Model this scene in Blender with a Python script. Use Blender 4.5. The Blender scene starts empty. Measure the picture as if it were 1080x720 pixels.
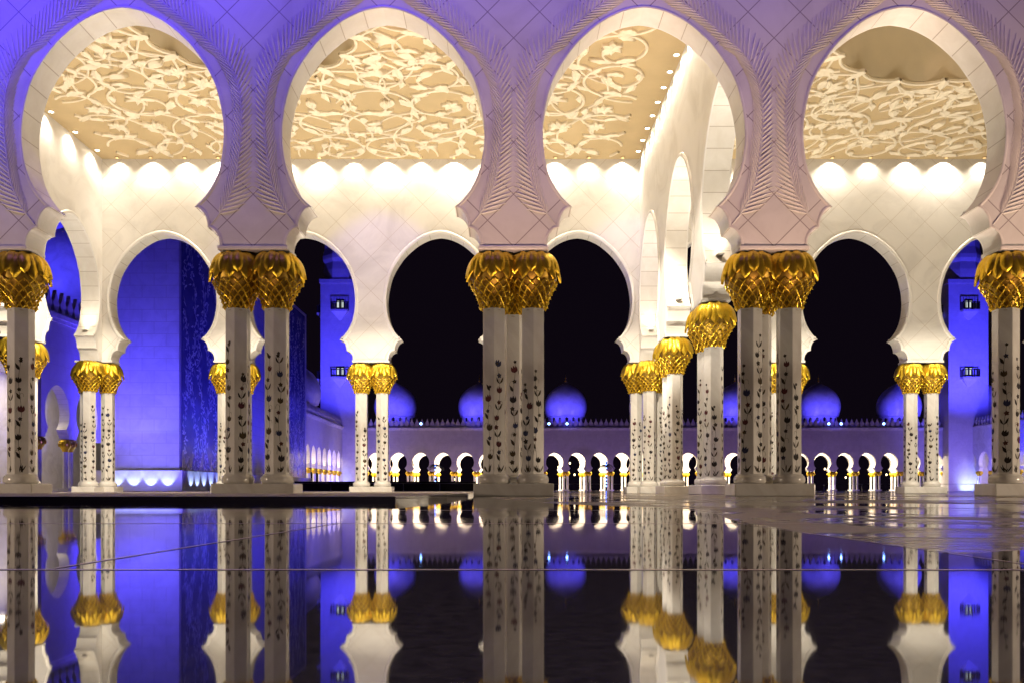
import bpy, math, random
from mathutils import Vector, Matrix
PI = math.pi
sc = bpy.context.scene
COL = sc.collection
R = math.radians

# ------------------------------------------------------------------ dimensions (metres; x right, y away, z up)
S = 5.40            # bay width of the near hall
X0 = 0.19           # x of the middle pier
Y0 = 18.63          # front arcade axis
BY = 5.37           # bay depth
Y3 = Y0 + 3 * BY    # rear arcade axis
ZC = 5.10           # top of the capitals
ZT = 13.0           # ceiling
TH = 0.66           # wall thickness
PLAT = 0.06

# ------------------------------------------------------------------ mesh builder
class MB:
    def __init__(s):
        s.v = []; s.f = []; s.m = []; s.uv = {}
    def vert(s, p):
        s.v.append(tuple(p)); return len(s.v) - 1
    def face(s, pts, m=0, uv=None):
        i = [s.vert(p) for p in pts]
        s.f.append(i); s.m.append(m)
        if uv: s.uv[len(s.f) - 1] = uv
    def fi(s, idx, m=0):
        s.f.append(list(idx)); s.m.append(m)
    def box(s, x0, x1, y0, y1, z0, z1, m=0):
        a = [s.vert(p) for p in ((x0,y0,z0),(x1,y0,z0),(x1,y1,z0),(x0,y1,z0),(x0,y0,z1),(x1,y0,z1),(x1,y1,z1),(x0,y1,z1))]
        for q in ((0,3,2,1),(4,5,6,7),(0,1,5,4),(1,2,6,5),(2,3,7,6),(3,0,4,7)):
            s.fi([a[k] for k in q], m)
    def lathe(s, prof, n=32, c=(0,0,0), m=0, sx=1, sy=1, phase=0, close=True):
        rows = []
        for r, z in prof:
            rows.append([s.vert((c[0]+r*sx*math.cos(phase+2*PI*k/n), c[1]+r*sy*math.sin(phase+2*PI*k/n), c[2]+z)) for k in range(n)])
        for a, b in zip(rows, rows[1:]):
            for k in range(n):
                s.fi((a[k], a[(k+1)%n], b[(k+1)%n], b[k]), m)
        if close:
            s.fi(rows[0][::-1], m); s.fi(rows[-1], m)
    def tube(s, pts, r, n=6, m=0):
        rows = []
        for i, p in enumerate(pts):
            p = Vector(p)
            t = (Vector(pts[min(i+1, len(pts)-1)]) - Vector(pts[max(i-1, 0)])).normalized()
            a = t.cross(Vector((0,0,1)))
            if a.length < 1e-4: a = Vector((1,0,0))
            a.normalize(); b = t.cross(a)
            rr = r(i/(len(pts)-1)) if callable(r) else r
            rows.append([s.vert(p + (a*math.cos(2*PI*k/n) + b*math.sin(2*PI*k/n))*rr) for k in range(n)])
        for a, b in zip(rows, rows[1:]):
            for k in range(n):
                s.fi((a[k], a[(k+1)%n], b[(k+1)%n], b[k]), m)
        s.fi(rows[0][::-1], m); s.fi(rows[-1], m)
    def mesh(s, name, mats, smooth=False, angle=None):
        me = bpy.data.meshes.new(name)
        me.from_pydata(s.v, [], s.f)
        for mt in mats: me.materials.append(mt)
        me.polygons.foreach_set('material_index', s.m)
        if s.uv:
            ul = me.uv_layers.new(name='UVMap')
            for fi, uvs in s.uv.items():
                for li, w in zip(me.polygons[fi].loop_indices, uvs): ul.data[li].uv = w
        if smooth:
            me.polygons.foreach_set('use_smooth', [True]*len(me.polygons))
            if angle:
                try: me.set_sharp_from_angle(angle=R(angle))
                except Exception: pass
        me.update()
        return me
    def build(s, name, mats, parent=None, smooth=False, angle=None, bevel=0):
        if not isinstance(mats, (list, tuple)): mats = [mats]
        o = bpy.data.objects.new(name, s.mesh(name, mats, smooth, angle)); COL.objects.link(o)
        o.parent = parent
        if bevel:
            b = o.modifiers.new('bevel', 'BEVEL'); b.width = bevel; b.segments = 2; b.limit_method = 'ANGLE'
        return o

def tag(o, label=None, cat=None, group=None, kind=None):
    if label: o['label'] = label
    if cat: o['category'] = cat
    if group: o['group'] = group
    if kind: o['kind'] = kind
    return o
def empty(name, loc=(0,0,0), rz=0, **kw):
    o = bpy.data.objects.new(name, None); COL.objects.link(o)
    o.location = loc; o.rotation_euler.z = rz; o.empty_display_size = .2
    return tag(o, **kw)
def inst(name, me, parent=None, loc=(0,0,0), rz=0, label=None):
    o = bpy.data.objects.new(name, me); COL.objects.link(o)
    o.parent = parent; o.location = loc; o.rotation_euler.z = rz
    if label: o['label'] = label
    return o

# ------------------------------------------------------------------ materials
class NT:
    def __init__(s, name):
        s.mat = bpy.data.materials.new(name); s.mat.use_nodes = True
        s.t = s.mat.node_tree; s.b = s.t.nodes['Principled BSDF']
    def n(s, typ, **kw):
        nd = s.t.nodes.new(typ)
        for k, v in kw.items(): setattr(nd, k, v)
        return nd
    def l(s, a, b): s.t.links.new(a, b)
    def math(s, op, a, b=None, c=None, clamp=False):
        nd = s.n('ShaderNodeMath', operation=op, use_clamp=clamp)
        for i, x in enumerate((a, b, c)):
            if x is None: continue
            if isinstance(x, (int, float)): nd.inputs[i].default_value = x
            else: s.l(x, nd.inputs[i])
        return nd.outputs[0]
    def noise(s, scale, detail=4, rough=.55, vec=None, dist=0):
        nd = s.n('ShaderNodeTexNoise'); nd.inputs['Scale'].default_value = scale
        nd.inputs['Detail'].default_value = detail; nd.inputs['Roughness'].default_value = rough
        nd.inputs['Distortion'].default_value = dist
        if vec is not None: s.l(vec, nd.inputs['Vector'])
        return nd.outputs['Fac']
    def ramp(s, fac, stops):
        nd = s.n('ShaderNodeValToRGB'); cr = nd.color_ramp
        while len(cr.elements) < len(stops): cr.elements.new(.5)
        for e, (p, c) in zip(cr.elements, stops):
            e.position = p; e.color = (*c, 1) if len(c) == 3 else c
        s.l(fac, nd.inputs[0]); return nd.outputs[0]
    def mix(s, fac, a, b):
        nd = s.n('ShaderNodeMix', data_type='RGBA')
        for i, x in ((0, fac), (6, a), (7, b)):
            if isinstance(x, (int, float)): nd.inputs[i].default_value = x
            elif isinstance(x, tuple): nd.inputs[i].default_value = (*x, 1)
            else: s.l(x, nd.inputs[i])
        return nd.outputs[2]
    def bump(s, h, strength, dist=.01):
        nd = s.n('ShaderNodeBump'); nd.inputs['Strength'].default_value = strength; nd.inputs['Distance'].default_value = dist
        s.l(h, nd.inputs['Height']); s.l(nd.outputs[0], s.b.inputs['Normal'])
    def set(s, **kw):
        for k, v in kw.items():
            i = s.b.inputs[k.replace('_', ' ')]
            if isinstance(v, tuple): i.default_value = (*v, 1) if len(v) == 3 else v
            elif isinstance(v, (int, float)): i.default_value = v
            else: s.l(v, i)
        return s.mat

def objxyz(k):
    tc = k.n('ShaderNodeTexCoord'); sp = k.n('ShaderNodeSeparateXYZ'); k.l(tc.outputs['Object'], sp.inputs[0])
    return tc.outputs['Object'], sp.outputs

def marble(name, col=(.80,.775,.73), dark=(.66,.63,.58), joints=None, period=1.2, rough=.38, ox=0., oz=0., jw=.011, jc=(.42,.36,.31)):
    k = NT(name); obj, (x, y, z) = objxyz(k)
    n1 = k.noise(.55, 6, .6, obj, 1.2); n2 = k.noise(3.5, 5, .6, obj, .6)
    base = k.ramp(n1, [(.35, dark), (.55, col), (.8, tuple(min(1, c*1.05) for c in col))])
    base = k.mix(k.math('MULTIPLY', n2, .22), base, tuple(c*.86 for c in col))
    h = n2
    if joints:
        def line(e, p, w):
            f = k.math('PINGPONG', e, p/2)
            return k.math('LESS_THAN', f, w)
        xs = k.math('ADD', x, ox); zs = k.math('ADD', z, oz)
        if joints == 'diamond':
            l1 = line(k.math('ADD', xs, zs), period, jw*1.41); l2 = line(k.math('SUBTRACT', xs, zs), period, jw*1.41)
            m = k.math('MAXIMUM', l1, l2)
            cx = k.math('FLOOR', k.math('DIVIDE', k.math('ADD', xs, zs), period)); cy = k.math('FLOOR', k.math('DIVIDE', k.math('SUBTRACT', xs, zs), period))
        else:
            rw = k.math('FLOOR', k.math('DIVIDE', zs, period*.5))
            l1 = line(zs, period*.5, jw); off = k.math('MULTIPLY', rw, period*.5)
            l2 = line(k.math('ADD', xs, off), period, jw); m = k.math('MAXIMUM', l1, l2)
            cx = k.math('FLOOR', k.math('DIVIDE', k.math('ADD', xs, off), period)); cy = rw
        cb = k.n('ShaderNodeCombineXYZ'); k.l(cx, cb.inputs[0]); k.l(cy, cb.inputs[1])
        wn = k.n('ShaderNodeTexWhiteNoise', noise_dimensions='2D'); k.l(cb.outputs[0], wn.inputs['Vector'])
        base = k.mix(k.math('MULTIPLY', wn.outputs['Value'], .35), base, tuple(c*.82 for c in col))
        base = k.mix(m, base, jc)
        h = k.math('SUBTRACT', k.math('MULTIPLY', n2, .15), m)
    k.bump(h, .25, .01)
    return k.set(Base_Color=base, Roughness=rough)

def reveal_mat(name, period=.55):
    k = NT(name); uv = k.n('ShaderNodeUVMap'); sp = k.n('ShaderNodeSeparateXYZ'); k.l(uv.outputs[0], sp.inputs[0])
    m = k.math('LESS_THAN', k.math('PINGPONG', sp.outputs[0], period/2), .010)
    obj, _ = objxyz(k); n2 = k.noise(2.5, 5, .6, obj, .5)
    base = k.ramp(n2, [(.3, (.70,.66,.59)), (.7, (.80,.77,.71))])
    wn = k.n('ShaderNodeTexWhiteNoise', noise_dimensions='1D'); k.l(k.math('FLOOR', k.math('DIVIDE', sp.outputs[0], period)), wn.inputs['W'])
    base = k.mix(k.math('MULTIPLY', wn.outputs['Value'], .3), base, (.66,.61,.53))
    base = k.mix(m, base, (.45,.39,.32))
    k.bump(k.math('SUBTRACT', 1, m), .3, .01)
    return k.set(Base_Color=base, Roughness=.35)

M = {}
M['front'] = marble('front_marble', joints='diamond', period=1.08, oz=-(ZC+.06), jw=.010, jc=(.38,.33,.31))
M['inner'] = marble('inner_marble', joints='diamond', period=1.35, oz=-(ZC+.06), col=(.82,.79,.73), jw=.007, jc=(.55,.49,.41))
M['plain'] = marble('plain_marble')
M['reveal'] = reveal_mat('reveal_marble')
M['shaft'] = marble('shaft_marble', rough=.20, col=(.82,.80,.76), dark=(.64,.60,.55))
M['masonry'] = marble('masonry_marble', joints='brick', period=2.6, jw=.022, jc=(.42,.38,.36), col=(.62,.60,.60), dark=(.52,.50,.50))
M['far'] = marble('far_marble', joints='brick', period=3.0, jw=.012, col=(.66,.62,.60), dark=(.58,.54,.52), jc=(.5,.46,.44))
def simple(name, col, rough=.5, metal=0, nscale=8, var=.15, bump=.1):
    k = NT(name); obj, _ = objxyz(k); n = k.noise(nscale, 5, .6, obj)
    c = k.ramp(n, [(.3, tuple(a*(1-var) for a in col)), (.7, tuple(min(1, a*(1+var)) for a in col))])
    if bump: k.bump(n, bump, .01)
    return k.set(Base_Color=c, Roughness=rough, Metallic=metal)
def goldmat():
    k = NT('gilded_metal'); obj, _ = objxyz(k); n = k.noise(9, 5, .6, obj); n2 = k.noise(45, 3, .6, obj)
    c = k.ramp(n, [(.3, (.82,.52,.03)), (.7, (.98,.70,.07))])
    mp = k.n('ShaderNodeMapping'); mp.inputs['Scale'].default_value = (38, 38, 5); k.l(obj, mp.inputs[0])
    fib = k.noise(1.0, 3, .6, mp.outputs[0]); k.bump(k.math('ADD', fib, k.math('MULTIPLY', n2, .5)), .45, .012)
    r = k.math('ADD', k.math('MULTIPLY', n, .25), .20)
    return k.set(Base_Color=c, Roughness=r, Metallic=.92)
M['gold'] = goldmat()
M['shadegold'] = simple('shaded_core_gold', (.40,.25,.04), .45, .85)  # darker gold puts the deep shade between the capital ribs into the colour
M['ceil'] = simple('tan_plaster', (.53,.40,.215), .7, nscale=.6, var=.08, bump=.03)
M['recess'] = simple('recess_plaster', (.70,.60,.42), .7, nscale=.6, var=.05, bump=.02)
M['relief'] = simple('cream_plaster', (.84,.74,.55), .6, nscale=3, var=.07, bump=.05)
M['inlay_dark'] = simple('inlay_dark', (.020,.013,.012), .75, nscale=20, var=.4)
M['inlay_leaf'] = simple('inlay_olive', (.065,.042,.014), .75, nscale=20, var=.4)
M['inlay_plum'] = simple('inlay_plum', (.09,.016,.02), .75, nscale=20, var=.4)
M['inlay_blue'] = simple('inlay_blue', (.016,.022,.08), .75, nscale=20, var=.4)
M['glass'] = simple('blue_glass', (.16,.17,.30), .15, nscale=.5, var=.2)
M['mosaic'] = simple('mosaic_chips', (.75,.76,.80), .25, nscale=2, var=.3)
M['bronze'] = simple('dark_bronze', (.03,.022,.022), .35, .3)
M['steel'] = simple('steel', (.35,.33,.36), .3, .8)
M['dark'] = simple('dark_void', (.01,.009,.012), .8)
M['trimwhite'] = marble('trim_marble', rough=.3, col=(.82,.79,.74))
def emit(name, col, st):
    k = NT(name); return k.set(Base_Color=(0,0,0), Emission_Color=col, Emission_Strength=st)
M['lamp_warm'] = emit('lamp_warm', (1,.86,.62), 30)
M['lamp_blue'] = emit('lamp_blue', (.15,.32,1), 26)
M['lamp_string'] = emit('lamp_string', (.10,.20,1), 14)
M['lamp_win'] = emit('lamp_window', (.75,.85,.8), .9)
M['lamp_gold'] = emit('lamp_gold', (1,.75,.4), 6)

def floor_mat():
    k = NT('black_granite'); tc = k.n('ShaderNodeNewGeometry'); pos = tc.outputs['Position']
    n = k.noise(60, 4, .6, pos); n2 = k.noise(1.3, 5, .6, pos, .5)
    c = k.ramp(n, [(.3, (.032,.028,.034)), (.75, (.085,.074,.084))])
    r = k.math('ADD', k.math('MULTIPLY', k.math('POWER', n2, 2.5), .12), .010)
    mp = k.n('ShaderNodeMapping'); mp.inputs['Scale'].default_value = (1, 1, 1); k.l(pos, mp.inputs[0])
    wv = k.noise(1.6, 2, .5, mp.outputs[0]); k.bump(wv, .012, .02)
    return k.set(Base_Color=c, Roughness=r, IOR=3.8)
def wet_mat():
    k = NT('wet_marble'); tc = k.n('ShaderNodeNewGeometry'); pos = tc.outputs['Position']
    mp = k.n('ShaderNodeMapping'); mp.inputs['Scale'].default_value = (.55, .42, 1); k.l(pos, mp.inputs[0])
    n = k.noise(1.0, 6, .62, mp.outputs[0], 1.5); g = k.noise(55, 4, .6, pos)
    wet = k.ramp(n, [(.44, (0,0,0)), (.52, (1,1,1))])
    dry = k.ramp(g, [(.3, (.22,.16,.12)), (.7, (.46,.37,.28))])
    c = k.mix(wet, dry, (.05,.04,.038))
    r = k.math('SUBTRACT', .42, k.math('MULTIPLY', wet, .37))
    k.bump(k.math('MULTIPLY', g, k.math('SUBTRACT', 1.05, wet)), .25, .004)
    return k.set(Base_Color=c, Roughness=r, IOR=1.7)
M['floor'] = floor_mat(); M['wet'] = wet_mat()
M['stone_edge'] = simple('platform_stone', (.42,.36,.32), .6, nscale=3)
M['joint'] = simple('joint_strip', (.60,.50,.48), .38, .7, nscale=10)

# ------------------------------------------------------------------ arch profile
KEY = [(1.49,.875),(1.68,1.06),(1.86,1.32),(2.00,1.66),(2.075,2.06),(2.095,2.46),(2.05,2.88),(1.94,3.34),(1.79,3.68),(1.60,3.98),(1.40,4.24),(1.14,4.49),(.84,4.72),(.48,4.90),(.20,4.975),(0,5.0)]
def crom(pts, n=4):
    out = []
    for i in range(len(pts)-1):
        p0 = pts[max(i-1,0)]; p1 = pts[i]; p2 = pts[i+1]; p3 = pts[min(i+2,len(pts)-1)]
        for j in range(n):
            t = j/n
            out.append(tuple(.5*((2*b)+(-a+c)*t+(2*a-5*b+4*c-d)*t*t+(-a+3*b-3*c+d)*t**3) for a,b,c,d in zip(p0,p1,p2,p3)))
    out.append(pts[-1]); return out
def arcq(c, rx, rz, a0, a1, n):
    return [(c[0]+rx*math.cos(R(a0+(a1-a0)*i/n)), c[1]+rz*math.sin(R(a0+(a1-a0)*i/n))) for i in range(n+1)]
# opening half-width / height above springing: neck, two scallops, bulb
PROF = [(2.01,0.0),(2.01,.09)] + arcq((1.76,.10),.25,.35,0,90,7)[1:] + arcq((1.49,.45),.27,.425,0,90,9)[1:]
PROF = PROF[:-1] + crom(KEY, 4)
PROF_LO = [p for i, p in enumerate(PROF) if i % 2 == 0 or i in (8,)]
if PROF_LO[-1] != PROF[-1]: PROF_LO.append(PROF[-1])

def arch_wall(mb, x0, nb, zc=ZC, zt=ZT+1.0, T=TH, bay=S, prof=PROF, sx=1.0, mf=0, mb_=1, mr=2):
    """wall along local x; front face at y=-T/2 (material mf), back face y=+T/2 (mb_), reveals (mr)"""
    h = T/2
    for i in range(nb):
        cx = x0 + bay*(i+.5)
        for s in (-1, 1):
            u = 0
            for (a, za), (b, zb) in zip(prof, prof[1:]):
                xa, xb, xe = cx+s*a*sx, cx+s*b*sx, cx+s*bay/2
                za += zc; zb += zc
                if abs(zb-za) > 1e-5:
                    f = [(xa,-h,za),(xe,-h,za),(xe,-h,zb),(xb,-h,zb)]
                    g = [(xa,h,za),(xe,h,za),(xe,h,zb),(xb,h,zb)]
                    mb.face(f if s > 0 else f[::-1], mf); mb.face(g[::-1] if s > 0 else g, mb_)
                du = math.hypot(xb-xa, zb-za)
                q = [(xa,-h,za),(xb,-h,zb),(xb,h,zb),(xa,h,za)]; uv = [(u,0),(u+du,0),(u+du,T),(u,T)]
                if s < 0: q = q[::-1]; uv = uv[::-1]
                mb.face(q, mr, uv); u += du
            xa, xe = cx+s*prof[0][0]*sx, cx+s*bay/2
            mb.face([(xa,-h,zc),(xa,h,zc),(xe,h,zc),(xe,-h,zc)], mr)
        za = zc + prof[-1][1]; xl, xr = cx-bay/2, cx+bay/2
        mb.face([(xl,-h,za),(cx,-h,za),(xr,-h,za),(xr,-h,zt),(xl,-h,zt)], mf)
        mb.face([(xl,h,zt),(xr,h,zt),(xr,h,za),(cx,h,za),(xl,h,za)], mb_)
    xl, xr = x0, x0+bay*nb
    mb.face([(xl,-h,zt),(xr,-h,zt),(xr,h,zt),(xl,h,zt)], mb_)
    mb.face([(xl,-h,zc),(xl,-h,zt),(xl,h,zt),(xl,h,zc)], mb_); mb.face([(xr,h,zc),(xr,h,zt),(xr,-h,zt),(xr,-h,zc)], mb_)

def offset_prof(prof, w, i0=0):
    out = []
    n = len(prof)
    for i, p in enumerate(prof):
        a = prof[max(i-1,0)]; b = prof[min(i+1,n-1)]
        if i == n-1: nx, nz = 0, 1
        else:
            tx, tz = b[0]-a[0], b[1]-a[1]; L = math.hypot(tx, tz) or 1
            nx, nz = tz/L, -tx/L
        out.append((p[0]+nx*w, p[1]+nz*w))
    return out

def trim_band(mb, cx, side, w=.10, t=.035, zc=ZC, T=TH, prof=PROF, sx=1.0, m=0, inset=.0):
    """raised moulding round one opening; side -1 = front face, +1 = back face. rounded section"""
    yb = side*T/2
    sec = [(0.0, 0), (0.0, .7*t), (.25*w, t), (.6*w, t), (.85*w, .6*t), (w, 0)]
    for s in (-1, 1):
        rows = []
        lines = [offset_prof(prof, o) for o, _ in sec]
        for j in range(len(prof)):
            row = []
            for (o, d), ln in zip(sec, lines):
                px, pz = ln[j]
                px = max(px, 0) if j < len(prof)-1 else 0
                px = min(px, S/2/sx)
                row.append(mb.vert((cx+s*px*sx, yb+side*d, zc+max(pz, 0))))
            rows.append(row)
        for a, b in zip(rows, rows[1:]):
            for q in range(len(sec)-1):
                mb.fi((a[q], a[q+1], b[q+1], b[q]) if s*side > 0 else (a[q], b[q], b[q+1], a[q+1]), m)

# ------------------------------------------------------------------ palm frond relief on the front arcade
def leaflet(mb, x, z, ang, L, W, yb, h=.028):
    """pointed ridged leaflet on plane y=yb (facing -y); ang measured in x-z plane"""
    d = (math.cos(ang), math.sin(ang)); n = (-d[1], d[0])
    def P(t, w, hh):
        bend = 0
        return (x+d[0]*L*t+n[0]*(w*W+bend), yb-hh, z+d[1]*L*t+n[1]*(w*W+bend))
    ts = [0, .25, .6, 1.0]; ws = [.18, .5, .42, .02]
    c = [mb.vert(P(t, 0, h*(1 if 0 < t < 1 else .35))) for t in ts]
    a = [mb.vert(P(t, w, .001)) for t, w in zip(ts, ws)]; b = [mb.vert(P(t, -w, .001)) for t, w in zip(ts, ws)]
    for i in range(3):
        mb.fi((a[i], a[i+1], c[i+1], c[i])); mb.fi((c[i], c[i+1], b[i+1], b[i]))

STEM = [(.88,.50),(.62,.85),(.40,1.34),(.295,1.93),(.235,2.55),(.25,3.05),(.33,3.45),(.50,3.86),(.70,4.12),(1.02,4.42),(1.45,4.80),(1.95,5.16),(2.45,5.40)]
def open_hw(z):
    best = 0
    for (a, za), (b, zb) in zip(PROF, PROF[1:]):
        if za <= z <= zb and zb > za: best = max(best, a+(b-a)*(z-za)/(zb-za))
    return best
def frond(mb, cx, s, yb):
    """carved palm frond rising from the scallops on side s of the opening centred on cx; u = distance from the pier axis"""
    off = crom(STEM, 6)
    L = [0]
    for a, b in zip(off, off[1:]): L.append(L[-1]+math.hypot(b[0]-a[0], b[1]-a[1]))
    def at(d):
        for i in range(len(L)-1):
            if d <= L[i+1]:
                f = (d-L[i])/max(1e-6, L[i+1]-L[i]); a, b = off[i], off[i+1]
                return a[0]+(b[0]-a[0])*f, a[1]+(b[1]-a[1])*f, math.atan2(b[1]-a[1], b[0]-a[0])
        return (*off[-1], 0)
    ax = cx+s*S/2                       # pier axis; u runs from it towards the opening
    mb.tube([(ax-s*u, yb-.010, ZC+z) for u, z in off[::2]], lambda t: .014-.006*t, 5)
    d = .30
    while d < L[-1]-.1:
        u, z, an = at(d)
        grow = min(1, .45+d*.9)*min(1, .35+(L[-1]-d)*.8)
        for inner in (True, False):
            if inner: aa = an+R(42); ln = .62*grow
            else: aa = an-R(30); ln = .46*grow
            while ln > .09:
                eu, ez = u+ln*math.cos(aa), z+ln*math.sin(aa)
                if eu > .012 and (eu >= S/2 or open_hw(ez) < S/2-eu-.10) and (open_hw(ez-.1) < S/2-eu-.09): break
                ln -= .03
            if ln <= .09: continue
            if s > 0: leaflet(mb, ax-u, ZC+z, PI-aa, ln, .058, yb, .034)
            else: leaflet(mb, ax+u, ZC+z, aa, ln, .058, yb, .034)
        d += .102

# ------------------------------------------------------------------ column kit
CAPP = [(.245,0),(.26,.05),(.31,.20),(.385,.34),(.465,.45),(.530,.56),(.560,.68),(.565,.83),(.545,.97),(.49,1.08),(.41,1.16),(.33,1.21),(.25,1.235)]
def cap_r(z):
    for (r0, z0), (r1, z1) in zip(CAPP, CAPP[1:]):
        if z <= z1: return r0+(r1-r0)*(z-z0)/(z1-z0)
    return CAPP[-1][0]
def cap_leaf(mb, th, zt, ztip, wang, base, tip, seed=0):
    nu, nv = 6, 9
    g = []
    for j in range(nv+1):
        t = j/nv; z = zt+(ztip-zt)*t
        w = wang*(math.sin(PI*(.22+.78*t)))**.75 if t < .98 else .0
        row = []
        for i in range(nu+1):
            u = (i/nu-.5)*2
            o = base + .030*(1-u*u) + (.014 if i == nu//2 else 0) + tip*t**2.5
            if abs(u) > .7: o = max(base*.4, o-.012)
            r = cap_r(z)+o
            a = th+u*w
            row.append(mb.vert((r*math.cos(a), r*math.sin(a), z - .018*abs(math.sin(u*9))*(t > .4))))
        g.append(row)
    for j in range(nv):
        for i in range(nu):
            mb.fi((g[j][i], g[j+1][i], g[j+1][i+1], g[j][i+1]))
def capital_mesh():
    mb = MB()
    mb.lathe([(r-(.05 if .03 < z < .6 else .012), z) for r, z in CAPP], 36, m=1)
    N = 10
    for k in range(N): cap_leaf(mb, 2*PI*(k+.5)/N, 1.16, .60, PI/N*.98, .006, .075)
    for k in range(N): cap_leaf(mb, 2*PI*k/N, 1.21, .72, PI/N*.92, .030, .045)
        # lattice of crossing ribs ending in bead tips
    K = 15
    for k in range(K):
        for sg in (-1, 1):
            pts = []
            for j in range(17):
                t = j/16; z = .62-.58*t
                a = 2*PI*k/K + sg*t*2*PI/K*3.0
                r = cap_r(z)+.018+.012*abs(math.sin(t*PI*6))
                pts.append((r*math.cos(a), r*math.sin(a), z))
            mb.tube(pts, lambda t: .0135+.002*math.sin(t*PI), 5)
    for lvl in range(6):
        z = .59-.097*lvl
        for k in range(K):
            a = 2*PI*(k+.5*(lvl % 2))/K
            r = cap_r(z)
            p0 = (r*math.cos(a), r*math.sin(a), z+.03); p1 = ((r+.045)*math.cos(a), (r+.045)*math.sin(a), z-.035)
            mb.tube([p0, ((r+.035)*math.cos(a), (r+.035)*math.sin(a), z+.005), p1], lambda t: .020*(1-.45*t), 5)
    mb.v = [(x*(.90 if z > .35 else .90+.10*(1-z/.35)), y*(.90 if z > .35 else .90+.10*(1-z/.35)), z) for x, y, z in mb.v]
    return mb.mesh('capital', [M['gold'], M['shadegold']], smooth=True, angle=50)
def shaft_mesh(h):
    mb = MB(); Rr = .258; c = .012
    prof = []
    ang = [2*PI*k/6 for k in range(6)]
    def ring(z):
        row = []
        for k in range(6):
            for e in (-1, 1):
                a = R(-90)+ang[k]+e*.035
                row.append(mb.vert((Rr*math.cos(a), Rr*math.sin(a), z)))
        return row
    zs = [.40, 1.7, 1.704, 1.712, 1.716, h]
    rows = []
    for i, z in enumerate(zs):
        rows.append(ring(z))
    for a, b in zip(rows, rows[1:]):
        n = len(a)
        for k in range(n): mb.fi((a[k], a[(k+1)%n], b[(k+1)%n], b[k]))
    return mb.mesh('shaft', [M['shaft']])
def foot_mesh():
    mb = MB()
    mb.lathe([(.30,.265),(.325,.28),(.335,.32),(.335,.36),(.325,.40),(.31,.425),(.29,.43),(.285,.455),(.27,.46)], 36)
    return mb.mesh('foot_ring', [M['shaft']], smooth=True, angle=60)

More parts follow.
